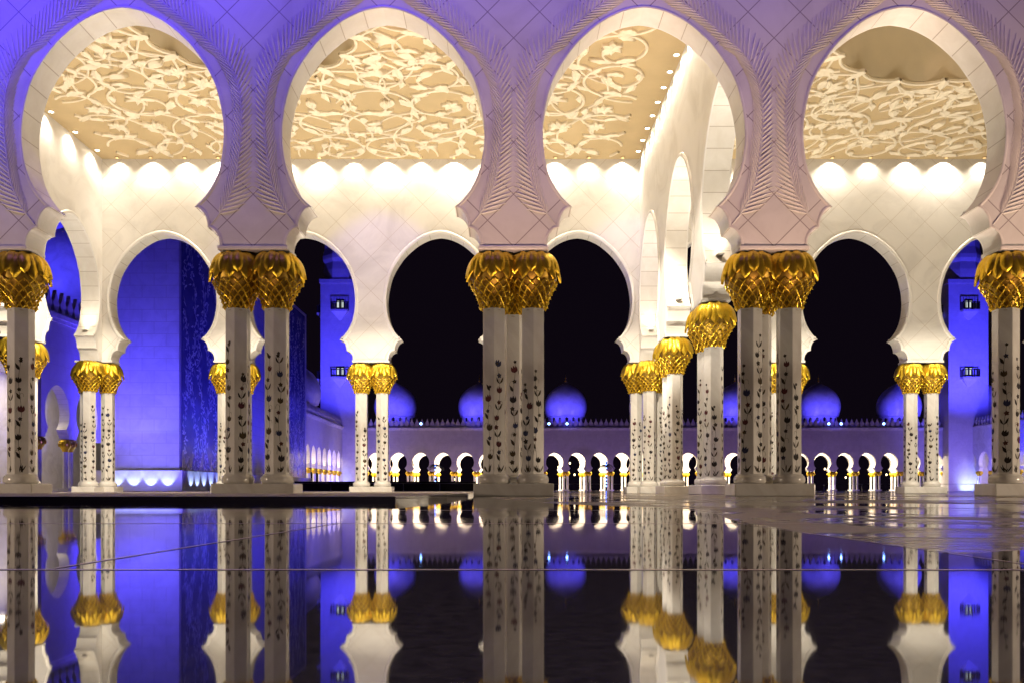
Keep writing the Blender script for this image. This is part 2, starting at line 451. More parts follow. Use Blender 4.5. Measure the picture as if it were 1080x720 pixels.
def inlay_mesh(seed):
    rnd = random.Random(seed); mb = MB()
    ap = .258*math.cos(R(30)-.035)+.0025
    for fc in range(6):
        a = R(-60)+fc*R(60); nx, ny = math.cos(a), math.sin(a); tx, ty = -ny, nx
        def P(u, z, o=0): return (nx*(ap+o)+tx*u, ny*(ap+o)+ty*u, z)
        def poly(pts, m, o=0): mb.face([P(u, z, o) for u, z in pts], m)
        top = rnd.uniform(2.3, 3.45)
        ph = rnd.uniform(0, 6); sgn = rnd.choice((-1, 1)); amp = rnd.uniform(.022, .044)
        cx = lambda z: sgn*amp*math.sin((z-.5)*rnd_k+ph)-sgn*amp*math.sin(ph)
        rnd_k = rnd.uniform(4.2, 5.6)
        zs = [.50+i*.05 for i in range(int((top-.5)/.05))]
        for z0, z1 in zip(zs, zs[1:]):
            w = .0035
            poly([(cx(z0)-w, z0), (cx(z0)+w, z0), (cx(z1)+w, z1), (cx(z1)-w, z1)], 1)
        def leaf(z, ang, L, W, m, o=.0006, ux=None):
            u0 = cx(z) if ux is None else ux
            d = (math.sin(ang), math.cos(ang)); n = (d[1], -d[0])
            pts = []
            for t, w in ((0,0),(.25,.8),(.5,1),(.75,.65),(1,0),(.75,-.25),(.5,-.2),(.25,-.1)):
                pts.append((max(-.115, min(.115, u0+d[0]*L*t+n[0]*W*w)), z+d[1]*L*t+n[1]*W*w))
            poly(pts, m, o)
        def rosette(z, r, m, du=0):
            u0 = cx(z)+du; pts = []
            for i in range(20):
                rr = r*(1 if i % 4 in (1, 2) else .72); q = 2*PI*i/20
                pts.append((max(-.118, min(.118, u0+rr*math.cos(q))), z+rr*math.sin(q)))
            poly(pts, m, .0012)
            poly([(u0+r*.34*math.cos(2*PI*i/8), z+r*.34*math.sin(2*PI*i/8)) for i in range(8)], 1 if m != 1 else 0, .0018)
        def tulip(z, L, m, lean):
            leaf(z, lean-.35, L, -L*.30, m); leaf(z, lean+.35, L, L*.30, m); leaf(z, lean, L*1.05, L*.20, m, .001); leaf(z, lean, L*1.05, -L*.20, m, .0011)
        zz = .9
        while zz < top-.25:
            sg = rnd.choice((-1, 1)); r0 = rnd.uniform(.03, .05); u0 = cx(zz); pv = None
            for q in range(9):
                aa = q/8*PI*1.15; p = (max(-.118, min(.118, u0+sg*r0*(1-math.cos(aa)))), zz+r0*1.5*math.sin(aa))
                if pv:
                    dx, dz = p[0]-pv[0], p[1]-pv[1]; l_ = math.hypot(dx, dz) or 1; nx2, nz2 = -dz/l_*.0025, dx/l_*.0025
                    poly([(pv[0]-nx2, pv[1]-nz2), (p[0]-nx2, p[1]-nz2), (p[0]+nx2, p[1]+nz2), (pv[0]+nx2, pv[1]+nz2)], 1, .0003)
                pv = p
            zz += rnd.uniform(.22, .42)
        # grass tuft at the foot
        for _ in range(6): leaf(.49, rnd.uniform(-.7, .7), rnd.uniform(.09, .20), rnd.choice((-1, 1))*.020, rnd.choice((0, 1)), .0004, rnd.uniform(-.035, .035))
        z = .72+rnd.uniform(0, .12); kind = rnd.randrange(3)
        while z < top-.08:
            m = rnd.choice((0, 0, 0, 2, 3, 1))
            if kind % 3 == 0: leaf(z, .55*rnd.choice((-1,1)), .17, .034, 1 if rnd.random() < .5 else 0); leaf(z, -.5, .15, -.032, 0)
            elif kind % 3 == 1: rosette(z, rnd.uniform(.040, .056), m, rnd.uniform(-.02, .02))
            else: tulip(z-.05, rnd.uniform(.12, .16), m, rnd.uniform(-.35, .35))
            kind += 1; z += rnd.uniform(.15, .24)
        rosette(top-.06, .036, 0)
    return mb.mesh('flower_inlay', [M['inlay_dark'], M['inlay_leaf'], M['inlay_plum'], M['inlay_blue']])

CAP_Z = ZC-1.235
ME_CAP = capital_mesh(); ME_SHAFT = shaft_mesh(CAP_Z+.05); ME_FOOT = foot_mesh()
ME_INLAY = [inlay_mesh(s) for s in (3, 11, 27, 42, 58)]
ncol = [0]
def column(x, y, rz, label, group, dz=0):
    r = empty('column', (x, y, dz), rz, label=label, cat='column', group=group)
    inst('shaft', ME_SHAFT, r); inst('capital', ME_CAP, r, (0, 0, CAP_Z-dz), R(17*ncol[0] % 36))
    inst('foot_ring', ME_FOOT, r); inst('flower_inlay', ME_INLAY[ncol[0] % 5], r, rz=R(60*((ncol[0]*2) % 6)))
    ncol[0] += 1
    return r
def plinth(x, y, wx, wy, label, group, z0=0):
    mb = MB(); mb.box(-wx/2, wx/2, -wy/2, wy/2, -.0+z0-.0, .262)
    o = mb.build('plinth', M['shaft'], bevel=.022); o.location = (x, y, 0)
    return tag(o, label, 'plinth', group)

SP = .41; BK = .71
FRONT_DESC = {-3:'front pair just beyond the left edge of the photo', -2:'front pair at the left edge of the photo', -1:'front pair left of the middle cluster',
              0:'middle front cluster', 1:'front cluster right of the middle', 2:'front pair at the right edge of the photo', 3:'front pair just beyond the right edge of the photo'}
for k in range(-2, 3):
    x = X0+k*S; dz = PLAT if k < 0 else 0; d = FRONT_DESC[k]
    plinth(x, Y0, 1.66 if k in (0, 1) else 1.72, .84, f'shadowed marble plinth under the {d}', 'plinths under the front columns')
    column(x-SP, Y0, 0, f'tall shadowed column with dark gold capital, left one of the {d}', 'front row columns', dz*0)
    column(x+SP, Y0, 0, f'tall shadowed column with dark gold capital, right one of the {d}', 'front row columns', dz*0)
    if k in (0, 1):
        column(x, Y0+BK, R(30), f'column tucked behind the two front ones of the {d}', 'front row columns')
        plinth(x, Y0+.42+.66*.5+.085, .86, .82, f'small plinth behind the {d}', 'plinths under the front columns')
REAR_DESC = {-3:'lit rear pair beside the blue tower on the left', -2:'lit rear pair half hidden behind the second front pair', -1:'lit rear pair before the left minaret',
             0:'lit rear pair hidden behind the middle front cluster', 1:'lit rear group ending the receding row', 2:'lit rear pair just right of the right front cluster', 3:'lit rear pair before the right minaret'}
for k in range(-3, 4):
    x = X0+k*S; d = REAR_DESC[k]
    plinth(x, Y3, 1.66, .84, f'bright marble plinth under the {d}', 'plinths under the rear columns')
    column(x-SP, Y3, 0, f'bright flowered column with yellow gold capital, left one of the {d}', 'rear row columns')
    column(x+SP, Y3, 0, f'bright flowered column with yellow gold capital, right one of the {d}', 'rear row columns')
    if k in (-3, 1):
        column(x, Y3-BK, R(30), f'bright flowered column standing in front of the {d}', 'rear row columns')
        plinth(x, Y3-.42-.41, .86, .82, f'small plinth before the {d}', 'plinths under the rear columns')
for k, nm in ((1, 'right receding row'), (-3, 'left receding row')):
    for j in (1, 2):
        if k == -3 and j == 1: continue
        x = X0+k*S; y = Y0+BY*j
        d = ('nearer' if j == 1 else 'farther')+' pair of the '+nm if k == 1 else 'pair of the left receding row'
        plinth(x, y, .84, 1.66, f'bright marble plinth under the {d}', 'plinths under the receding columns')
        column(x, y-SP, R(90), f'lit column with bright gold capital, front one of the {d}', 'receding row columns')
        column(x, y+SP, R(90), f'lit column with bright gold capital, back one of the {d}', 'receding row columns')

# ------------------------------------------------------------------ arcades of the hall
def abacus(mb, x, y, wx, wy, m=0):
    mb.box(x-wx/2, x+wx/2, y-wy/2, y+wy/2, ZC-.018, ZC+.07, m)
def arcade(name, x0, nb, loc, rz, label, front_m, back_m, both=True, fronds=False):
    root = empty(name, loc, rz, label=label, cat='arcade')
    mb = MB(); arch_wall(mb, x0, nb, zc=ZC+(.004 if rz else 0)); mb.build('wall', [front_m, back_m, M['reveal']], root)
    for i in range(nb):
        cx = x0+S*(i+.5)
        t = MB(); trim_band(t, cx, -1, w=.06 if fronds else .13, t=.022 if fronds else .05)
        trim_band(t, cx, 1, w=.13, t=.05)
        t.build('arch_trim', M['trimwhite'], root, smooth=True, angle=40)
        if fronds:
            f = MB(); frond(f, cx, -1, -TH/2); frond(f, cx, 1, -TH/2); f.build('frond_relief', M['plain'], root)
    for i in range(nb+1):
        if rz and i in (0, nb): continue
        a = MB(); abacus(a, x0+S*i, 0, 1.46, TH+.12 if not rz else TH+.10); a.build('impost_slab', M['trimwhite'], root, bevel=.02)
    return root
arcade('front_arcade', -3*S, 6, (X0, Y0, 0), 0, 'nearest arcade wall with carved palm fronds under blue light', M['front'], M['inner'], fronds=True)
arcade('rear_arcade', -3*S, 8, (X0, Y3, 0), 0, 'warm lit rear arcade wall of cream diamond tiles', M['inner'], M['inner'])
for k, nm in ((1, 'white arcade wall receding between the two halls on the right'), (-3, 'white arcade wall receding along the left side of the hall')):
    r = arcade('cross_arcade', 0, 3, (X0+k*S, Y0, 0), R(90), nm, M['plain'], M['plain'])
    r.scale = (BY/S, 1, 1)
mb = MB(); mb.box(-.33, .33, Y0+.33, Y3-.33, 0, ZT+1); o = mb.build('end_wall', M['plain']); o.location = (X0+5*S, 0, 0)
tag(o, 'plain white end wall of the right hall', 'wall')

# ------------------------------------------------------------------ carved ceilings
def relief_leaf(mb, x, y, ang, L, W, z, h, curl=0., serr=True, flip=1):
    """leaf hanging below plane z (points down by h), with pinnate lobes"""
    n = 12; ctr = []; lft = []; rgt = []
    for i in range(n+1):
        t = i/n
        a = ang+curl*t
        if i == 0: px, py = x, y
        else: px += math.cos(a)*L/n; py += math.sin(a)*L/n
        w = W*(math.sin(PI*min(1, .06+t))**.8)*(1-.25*t)
        if i == n: w = 0
        if serr and 0 < i < n: w *= (1.10 if i % 4 in (1, 2) else .86)
        nx, ny = -math.sin(a), math.cos(a)
        ctr.append((px, py)); lft.append((px+nx*w, py+ny*w)); rgt.append((px-nx*w, py-ny*w))
    C = [mb.vert((p[0], p[1], z-h*1.25)) for p in ctr]
    for side in (lft, rgt):
        E = [mb.vert((p[0], p[1], z-h*.8)) for p in side]; B = [mb.vert((p[0], p[1], z+.01)) for p in side]
        for i in range(n):
            mb.fi((C[i], C[i+1], E[i+1], E[i])); mb.fi((E[i], E[i+1], B[i+1], B[i]))
def ribbon(mb, pts, w, z, h):
    rows = []
    n = len(pts)
    for i, p in enumerate(pts):
        a = pts[max(i-1,0)]; b = pts[min(i+1,n-1)]
        tx, ty = b[0]-a[0], b[1]-a[1]; L = math.hypot(tx, ty) or 1
        nx, ny = -ty/L, tx/L; ww = w(i/(n-1)) if callable(w) else w
        rows.append([mb.vert(q) for q in ((p[0]+nx*ww, p[1]+ny*ww, z+.01), (p[0]+nx*ww*.85, p[1]+ny*ww*.85, z-h*.75), (p[0], p[1], z-h), (p[0]-nx*ww*.85, p[1]-ny*ww*.85, z-h*.75), (p[0]-nx*ww, p[1]-ny*ww, z+.01))])
    for a, b in zip(rows, rows[1:]):
        for q in range(4): mb.fi((a[q], b[q], b[q+1], a[q+1]))
def flower(mb, x, y, ang, s, z, h, kind):
    if kind == 0:      # tulip
        for d, l in ((-.42, 1), (0, 1.12), (.42, 1)): relief_leaf(mb, x, y, ang+d, s*l, s*.20, z, h*1.2, curl=-d*1.5, serr=False)
    elif kind == 1:    # palmette with curled side leaves
        for d in (-1.15, -.6, 0, .6, 1.15): relief_leaf(mb, x, y, ang+d, s*(1-.22*abs(d)), s*.15, z, h*1.1, curl=d*.7)
    else:
        for q in range(6): relief_leaf(mb, x, y, ang+q*PI/3, s*.62, s*.19, z, h*1.1, serr=False)
def ceiling(label, xa, xb, ya, yb, hole, hr, seed):
    root = empty('carved_ceiling', ((xa+xb)/2, (ya+yb)/2, ZT), label=label, cat='ceiling')
    ox, oy = (xa+xb)/2, (ya+yb)/2
    hx, hy = hole[0]-ox, hole[1]-oy; A = (xb-xa)/2; B = (yb-ya)/2
    # flat soffit with a round hole: fan between square-projected outline and circle
    mb = MB(); n = 256; ins = []; outs = []; N = 16
    for k in range(n):
        t = 2*PI*k/n; c, s_ = math.cos(t), math.sin(t)
        fr = abs((t/(2*PI)*N) % 1-.5)*2; rs = hr-.20*max(0, 1-fr)**2.0
        ins.append((hx+rs*c, hy+rs*s_, 0))
        cand = []
        if c > 1e-9: cand.append((A-hx)/c)
        if c < -1e-9: cand.append((-A-hx)/c)
        if s_ > 1e-9: cand.append((B-hy)/s_)
        if s_ < -1e-9: cand.append((-B-hy)/s_)
        m_ = min(q for q in cand if q > 0); outs.append((hx+m_*c, hy+m_*s_, 0))
    cors = [(A, B, 0), (-A, B, 0), (-A, -B, 0), (A, -B, 0)]
    for k in range(n):
        a, b = outs[k], outs[(k+1) % n]; extra = []
        if abs(a[0]-b[0]) > 1e-6 and abs(a[1]-b[1]) > 1e-6:
            extra = [min(cors, key=lambda q: (q[0]-a[0])**2+(q[1]-a[1])**2+(q[0]-b[0])**2+(q[1]-b[1])**2)]
        mb.face([ins[k], ins[(k+1) % n], b] + extra + [a])
    mb.build('soffit', M['ceil'], root)
    # drum and shallow dome above the hole
    d = MB(); d.lathe([(hr+.30, .015), (hr+.0, .02), (hr-.02, .9), (hr*.98, 1.5), (hr*.9, 2.6), (hr*.7, 3.6), (hr*.4, 4.2), (.05, 4.4)], 64, (hx, hy, 0), close=False)
    d.build('dome_recess', M['recess'], root, smooth=True, angle=35)
    # raised cream border
    rl = MB(); rnd = random.Random(seed); h = .095
    keep_x, keep_y = A-.85, B-.30
    def ok(x, y, m_=0): return abs(x) < keep_x-m_ and abs(y) < keep_y-m_ and math.hypot(x-hx, y-hy) > hr+.12+m_
    # points round the opening
    for k in range(N):
        t = 2*PI*(k+.5)/N; r0 = hr+.06
        tipx, tipy = hx+(hr-.34)*math.cos(t), hy+(hr-.34)*math.sin(t)
        for sg in (-1, 1):
            pts = []
            for j in range(13):
                q = j/12; a = t+sg*(PI/N)*q; rr = (hr-.13)+.20*(1-(1-q)**2.0)
                pts.append((hx+rr*math.cos(a), hy+rr*math.sin(a)))
            ribbon(rl, pts, .045, 0, h)
        for sg in (-1, 1):
            cv = []
            for j in range(16):
                q = j/15; a = t+sg*.26*math.sin(q*2.6); rr = hr+.05+2.0*q
                cv.append((hx+rr*math.cos(a), hy+rr*math.sin(a)))
            ribbon(rl, cv, lambda q: .045-.015*q, 0, h)
            relief_leaf(rl, cv[9][0], cv[9][1], t+sg*.9, .7, .12, 0, h, curl=-sg*.9)
        a0 = t
        relief_leaf(rl, tipx+.1*math.cos(t), tipy+.1*math.sin(t), a0, .75, .17, 0, h*1.1)
        flower(rl, hx+(hr+1.1)*math.cos(t), hy+(hr+1.1)*math.sin(t), t+PI, .62, 0, h, k % 2)
    # scrolls, mirrored about the axis of the hall
    gx = 2.1; nx_ = int(keep_x/gx)+1; ny_ = int(2*keep_y/gx)+1
    for i in range(nx_):
        for j in range(ny_):
            cx = (i+.5)*keep_x/nx_; cy = -keep_y+(j+.5)*2*keep_y/ny_
            cx += rnd.uniform(-.2, .2); cy += rnd.uniform(-.2, .2)
            rad = rnd.uniform(.95, 1.25); a0 = rnd.uniform(0, 2*PI); dr = rnd.choice((-1, 1)); turns = rnd.uniform(.95, 1.2)
            fk = rnd.randrange(3); lv = [rnd.random() for _ in range(60)]
            for mir in (1, -1):
                def X(x): return x*mir
                pts = []
                nn = 44
                for q in range(nn+1):
                    t = q/nn; rr = rad*(1.12-.78*t**1.3); a = a0+dr*turns*2*PI*t
                    pts.append((cx+rr*math.cos(a), cy+rr*math.sin(a)))
                # split where it leaves the field
                run = []
                for p in pts:
                    if ok(X(p[0]), p[1], .05): run.append((X(p[0]), p[1]))
                    else:
                        if len(run) > 3: ribbon(rl, run, .045, 0, h)
                        run = []
                if len(run) > 3: ribbon(rl, run, lambda t: .052-.014*t, 0, h)
                # tendril to the neighbouring scroll
                a = a0; p0 = pts[0]
                tend = []
                for q in range(14):
                    t = q/13; rr = rad*1.12+1.0*t; aa = a0-dr*1.4*t
                    p = (cx+rr*math.cos(aa), cy+rr*math.sin(aa))
                    if not ok(X(p[0]), p[1], .05): break
                    tend.append((X(p[0]), p[1]))
                if len(tend) > 3:
                    ribbon(rl, tend, lambda t: .046-.014*t, 0, h*.9)
                    an = math.atan2(tend[-1][1]-tend[-2][1], tend[-1][0]-tend[-2][0])
                    if ok(tend[-1][0], tend[-1][1], .4): relief_leaf(rl, tend[-1][0], tend[-1][1], an, .62, .13, 0, h, curl=mir*dr*1.2)
                for q in range(3, nn-4, 7):
                    t = q/nn; p = pts[q]; p2 = pts[q+1]
                    an = math.atan2(p2[1]-p[1], (p2[0]-p[0])); sd = 1 if (q//7) % 2 else -1
                    l_ = .42+.40*lv[q]; out = sd*(.55+.4*lv[q+1])
                    if mir < 0: an = PI-an; out = -out
                    ex, ey = X(p[0])+l_*math.cos(an+out), p[1]+l_*math.sin(an+out)
                    if ok(X(p[0]), p[1], .1) and ok(ex, ey, .1): relief_leaf(rl, X(p[0]), p[1], an+out, l_, (.085+.07*lv[q+2])*1.15, 0, h, curl=-out*1.1)
                e, e1 = pts[-1], pts[-3]
                an = math.atan2(e[1]-e1[1], e[0]-e1[0])
                if mir < 0: an = PI-an
                if ok(X(e[0]), e[1], .6): flower(rl, X(e[0]), e[1], an, .58, 0, h, fk)
    rl.build('flower_relief', [M['relief'], M['ceil']], root)
    # roof slab above the ceiling keeps the night out
    rf = MB(); rf.box(-A, A, -B, B, 5.0, 5.2); rf.build('roof', M['plain'], root)
yA, yB = Y0+TH/2-.02, Y3-TH/2+.02
XL, XM, XR = X0-3*S+TH/2-.02, X0+S-TH/2+.02, X0+S+TH/2-.02
XRR = X0+5*S-TH/2
HOLE_L, HR_L = (-7.25, 24.4), 3.1
HOLE_R, HR_R = (13.1, 24.0), 3.9
ceiling('cream carved flower ceiling of the left hall with downlights along its right side', XL, XM, yA, yB, HOLE_L, HR_L, 5)
ceiling('cream carved flower ceiling of the right hall around a wide smooth dome recess', XR, XRR, yA, yB, HOLE_R, HR_R, 8)

# ------------------------------------------------------------------ lamps
def spot(name, loc, target, W, col, size=60, blend=.5, rad=.06, parent=None):
    l = bpy.data.lights.new(name, 'SPOT'); l.energy = W; l.color = col; l.spot_size = R(size); l.spot_blend = blend; l.shadow_soft_size = rad
    o = bpy.data.objects.new(name, l); COL.objects.link(o)
    d = Vector(target)-Vector(loc)
    if parent: o.parent = parent; o.location = Vector(loc)-parent.location
    else: o.location = loc
    o.rotation_euler = d.to_track_quat('-Z', 'Y').to_euler()
    return o
def point(name, loc, W, col, rad=.2):
    l = bpy.data.lights.new(name, 'POINT'); l.energy = W; l.color = col; l.shadow_soft_size = rad
    o = bpy.data.objects.new(name, l); COL.objects.link(o); o.location = loc; return o
def area(name, loc, target, W, col, sx, sy):
    l = bpy.data.lights.new(name, 'AREA'); l.energy = W; l.color = col; l.shape = 'RECTANGLE'; l.size = sx; l.size_y = sy
    o = bpy.data.objects.new(name, l); COL.objects.link(o); o.location = loc
    o.rotation_euler = (Vector(target)-Vector(loc)).to_track_quat('-Z', 'Y').to_euler(); return o
WARM = (1.0, .885, .73); BLUE = (.055, .045, 1.0); VIO = (.42, .28, .95); PALE = (.30, .40, 1.0)

mb = MB(); mb.lathe([(.105,0),(.11,-.012),(.085,-.016),(.07,.0),(.068,.06)], 20, close=False); ME_RING = mb.mesh('trim_ring', [M['trimwhite']], smooth=True)
mb = MB(); mb.face([(.068*math.cos(2*PI*k/16), .068*math.sin(2*PI*k/16), -.004) for k in range(16)][::-1]); ME_LENS = mb.mesh('lens', [M['lamp_warm']])
mb = MB(); mb.lathe([(.085,0),(.09,-.055),(.078,-.06),(.062,.0),(.06,.05)], 20, close=False); ME_RING2 = mb.mesh('trim_ring', [M['ceil']], smooth=True)
mb = MB(); mb.face([(.06*math.cos(2*PI*k/16), .06*math.sin(2*PI*k/16), -.003) for k in range(16)][::-1]); ME_LENS2 = mb.mesh('lens', [M['lamp_warm']])
def downlight(x, y, tx, ty, W, label, group):
    r = empty('downlight', (x, y, ZT-.003), label=label, cat='downlight', group=group)
    deep = 'rear' in group
    inst('trim_ring', ME_RING2 if deep else ME_RING, r); inst('lens', ME_LENS2 if deep else ME_LENS, r)
    spot('downlight_beam', (x, y, ZT-.066), (tx, ty, ZT-2.2), W, WARM, 128, 1.0, .05, r)
ED = .22
W_DOWN = 340
nx = 16
for i in range(nx):
    x = XL+.7+(XM-XL-1.4)*i/(nx-1); k_ = (.35, 1.0, .45, 1.6, 1.5, .5, 1.0)[i % 7]
    downlight(x, Y3-TH/2-ED, x, Y3-TH/2+.1, W_DOWN*k_, 'tiny ceiling downlight grazing the rear wall of the left hall', 'downlights along the rear wall of the left hall')
ny = 14
for i in range(ny):
    y = Y0+TH/2+.8+(Y3-Y0-TH-1.6)*i/(ny-1)
    downlight(X0+S-TH/2-ED+.06, y, X0+S-TH/2+.1, y, W_DOWN*.45, 'round white downlight in the ceiling border beside the right receding wall', 'downlights along the right receding wall')
for i in range(9):
    y = Y0+TH/2+.9+(Y3-Y0-TH-1.8)*i/8
    downlight(X0-3*S+TH/2+ED, y, X0-3*S+TH/2-.1, y, W_DOWN*.6, 'tiny ceiling downlight grazing the left receding wall', 'downlights along the left receding wall')
for i in range(14):
    x = XR+.9+(XRR-XR-1.8)*i/13; k_ = (.35, .9, 1.7, .45, 1.0)[i % 5]
    downlight(x, Y3-TH/2-ED, x, Y3-TH/2+.1, W_DOWN*k_, 'tiny ceiling downlight grazing the rear wall of the right hall', 'downlights along the rear wall of the right hall')
# uplights resting on the scalloped ledges of the receding arches
mb = MB(); mb.box(-.09,.09,-.14,.14,0,.03); ME_UPB = mb.mesh('housing', [M['trimwhite']])
mb = MB(); mb.face([(-.075,-.12,.0315),(.075,-.12,.0315),(.075,.12,.0315),(-.075,.12,.0315)]); ME_UPL = mb.mesh('lens', [M['lamp_warm']])
for k, nm in ((1, 'right'), (-3, 'left')):
    for j in range(3):
        for s_ in (-1, 1):
            y = Y0+BY*(j+.5)+s_*1.60*BY/S
            nm2 = ('near', 'middle', 'far')[j]
            r = empty('uplight', (X0+k*S, y+s_*.0, ZC+.94+.16), label=f'small uplight on the {"nearer" if s_ < 0 else "farther"} ledge of the {nm2} arch in the {nm} receding wall', cat='uplight', group='uplights on the arch ledges')
            inst('housing', ME_UPB, r); inst('lens', ME_UPL, r)
            spot('uplight_beam', (X0+k*S, y, ZC+1.18), (X0+k*S, y+s_*.35, ZT), 120, WARM, 140, .9, .12, r)
# soft warm wash inside both halls (unseen floor-level spots added to brighten the ceilings)
for (x, y, w) in ((-12.8, 29.5, 500), (-8.0, 31.5, 500), (-2.5, 31.5, 500), (2.5, 29.5, 500), (-12.8, 22, 500), (-5.2, 22, 500), (2.4, 22, 500), (8.6, 30, 500), (13.5, 31.5, 500), (19, 31, 500), (8.6, 22, 500), (14.5, 22, 500), (-5.2, 27, 500), (12.9, 24.2, 330), (-7.2, 24.4, 330)):
    spot('ceiling_wash', (x, y, .35), (x*.98, y, ZT), w*2.5, WARM, 130, .9, .3)
for k in range(-3, 4):
    x = X0+k*S
    spot('column_fill', (x+{-3: 3.6, 1: -3.6}.get(k, .8), Y0+.8, 11.5), (x, Y3, 2.4), 11000, (1, .88, .70), 26, .6, .08)  # unseen spots without fixtures, added to brighten the rear and receding columns
for j in (1, 2):
    spot('column_fill', (X0+S-3.6, Y0+BY*j-1.5, ZT-.2), (X0+S, Y0+BY*j, 2.2), 4300, WARM, 36, .8, .08)
spot('column_fill', (X0-3*S+3.6, Y0+BY*2-1.5, ZT-.2), (X0-3*S, Y0+BY*2, 2.2), 4300, WARM, 36, .8, .08)

# ------------------------------------------------------------------ ground
pts = [(-.30,16),(.0,11.5),(.35,8.6),(.75,6.9),(1.15,5.6),(1.10,4.6),(.92,3.6),(.86,2.6),(.86,1.66),(1.05,1.78),(1.5,2.25),(2.6,2.75),(7,3.2),(70,3.6)]
mb = MB(); mb.face([(x, y, 0) for x, y in [(-900,-60),(900,-60),(900,3.6)]+pts[::-1]+[(-.3,1500),(-900,1500)]])
mb.face([(x, y, 0) for x, y in ((70,3.6),(900,3.6),(900,1500),(-.3,1500),(-.3,330),(70,330))])
tag(mb.build('floor', M['floor']), kind='structure')
mb = MB(); mb.face([(x, y, 0) for x, y in pts+[(70,330),(-.30,330)]]); tag(mb.build('marble_paving', M['wet']), kind='structure')
mb = MB(); pl = [(-90,8.5),(-1.05,8.5),(-.78,12.0),(-.72,17.6),(-.72,330),(-90,330)]
mb.face([(x, y, PLAT) for x, y in pl], 0)
for (a, b) in zip(pl, pl[1:]+pl[:1]):
    mb.face([(a[0],a[1],-.01),(b[0],b[1],-.01),(b[0],b[1],PLAT),(a[0],a[1],PLAT)], 1)
tag(mb.build('platform', [M['stone_edge'], M['floor']]), kind='structure')
mb = MB()
def strip(x0, y0, x1, y1, w):
    d = Vector((x1-x0, y1-y0, 0)).normalized(); n = Vector((-d.y, d.x, 0))*w/2
    mb.face([(x0-n.x, y0-n.y, .0008), (x1-n.x, y1-n.y, .0008), (x1+n.x, y1+n.y, .0008), (x0+n.x, y0+n.y, .0008)])
strip(-4, 1.345, 4, 1.315, .014); strip(-6, 3.20, 6, 3.17, .028); strip(-.69, 1.36, -.60, 3.2, .009); strip(.845, 1.36, .845, 3.17, .006); strip(-8, 5.3, 8, 5.3, .03)
tag(mb.build('floor_joints', M['joint']), kind='structure')

# ------------------------------------------------------------------ courtyard: far arcade, side arcades, domes, minarets
FY = 235.0; FB = 5.93; FX0 = -43.0+.0
def merlons(mb, x0, x1, y, z0, h=2.1, w=1.35, t=.3, m=0):
    n = int((x1-x0)/w); w = (x1-x0)/n
    mb.box(x0, x1, y-t, y+t, z0, z0+.35, m)
    for i in range(n):
        c = x0+(i+.5)*w; q = .42*w
        out = [(c-q*.55, z0+.35), (c+q*.55, z0+.35), (c+q, z0+.35+h*.42), (c+q*.45, z0+.35+h*.62), (c, z0+.35+h), (c-q*.45, z0+.35+h*.62), (c-q, z0+.35+h*.42)]
        F = [mb.vert((a, y-t*.6, b)) for a, b in out]; Bk = [mb.vert((a, y+t*.6, b)) for a, b in out]
        mb.fi(F, m); mb.fi(Bk[::-1], m)
        for k in range(len(out)):
            k2 = (k+1) % len(out); mb.fi((F[k2], F[k], Bk[k], Bk[k2]), m)
def far_pier_meshes():
    s = MB()
    for sx in (-.48, .48):
        s.lathe([(.27, .3), (.27, 3.9)], 8, (sx, 0, 0))
    a = s.mesh('shaft_pair', [M['shaft']])
    p = MB(); p.box(-.95, .95, -.5, .5, 0, .3); b = p.mesh('plinth', [M['shaft']])
    c = MB()
    c.lathe([(r*1.08, z) for r, z in CAPP[::2]]+[(.25, 1.235)], 14, (0, 0, 0))
    for k in range(12):
        t = 2*PI*k/12; c.tube([(.5*math.cos(t), .5*math.sin(t), 1.1), (.62*math.cos(t), .62*math.sin(t), .75), (.60*math.cos(t), .60*math.sin(t), .52)], .05, 4)
    d = c.mesh('capital', [M['gold']], smooth=True, angle=50)
    sh = MB(); sh.lathe([(.27, .3), (.27, 3.95)], 8); e = sh.mesh('shaft', [M['shaft']])
    return e, b, d
F_SH, F_PL, F_CAP = far_pier_meshes()
def far_pier(x, y, rz, label, group):
    r = empty('twin_column', (x, y, 0), rz, label=label, cat='twin column', group=group)
    inst('plinth', F_PL, r)
    for sx in (-.48, .48):
        inst('shaft', F_SH, r, (sx, 0, 0)); inst('capital', F_CAP, r, (sx, 0, CAP_Z))
def court_arcade(name, x0, nb, loc, rz, label, top=16.6, crest=True, T=1.0):
    root = empty(name, loc, rz, label=label, cat='arcade')
    mb = MB(); arch_wall(mb, x0, nb, zc=ZC, zt=top, T=T, bay=FB, prof=PROF_LO, sx=FB/S); mb.build('wall', [M['far'], M['plain'], M['reveal']], root)
    x1 = x0+nb*FB
    if crest:
        c = MB(); c.box(x0, x1, -T/2-.35, T/2+.1, top-.25, top+.15); c.box(x0, x1, -T/2-.18, -T/2+.02, top-.6, top-.25); c.build('cornice', M['trimwhite'], root)
        c = MB(); merlons(c, x0, x1, 0, top+.15); c.build('crenellation', M['far'], root)
    return root
NB = 28
court_arcade('courtyard_arcade', 0, NB, (FX0, FY, 0), 0, 'distant violet arcade with crenellated top across the courtyard')
court_arcade('inner_arcade', 0, NB, (FX0, FY+17.5, 0), 0, 'warm white inner arcade seen through the distant courtyard arches', top=12.6, crest=False)
mb = MB(); mb.box(FX0, FX0+NB*FB, FY+.55, FY+17, 12.65, 13.0); tag(mb.build('gallery_ceiling', M['plain']), 'flat white ceiling over the gallery behind the distant arcade', 'ceiling')
for i in range(NB+1):
    x = FX0+i*FB; px = 532+x*931/FY
    if px > 1100: continue
    far_pier(x, FY, 0, 'small twin column under the violet courtyard arcade', 'twin columns of the distant courtyard arcade')
    far_pier(x, FY+17.5, 0, 'small cream twin column of the inner gallery row', 'twin columns of the inner gallery')
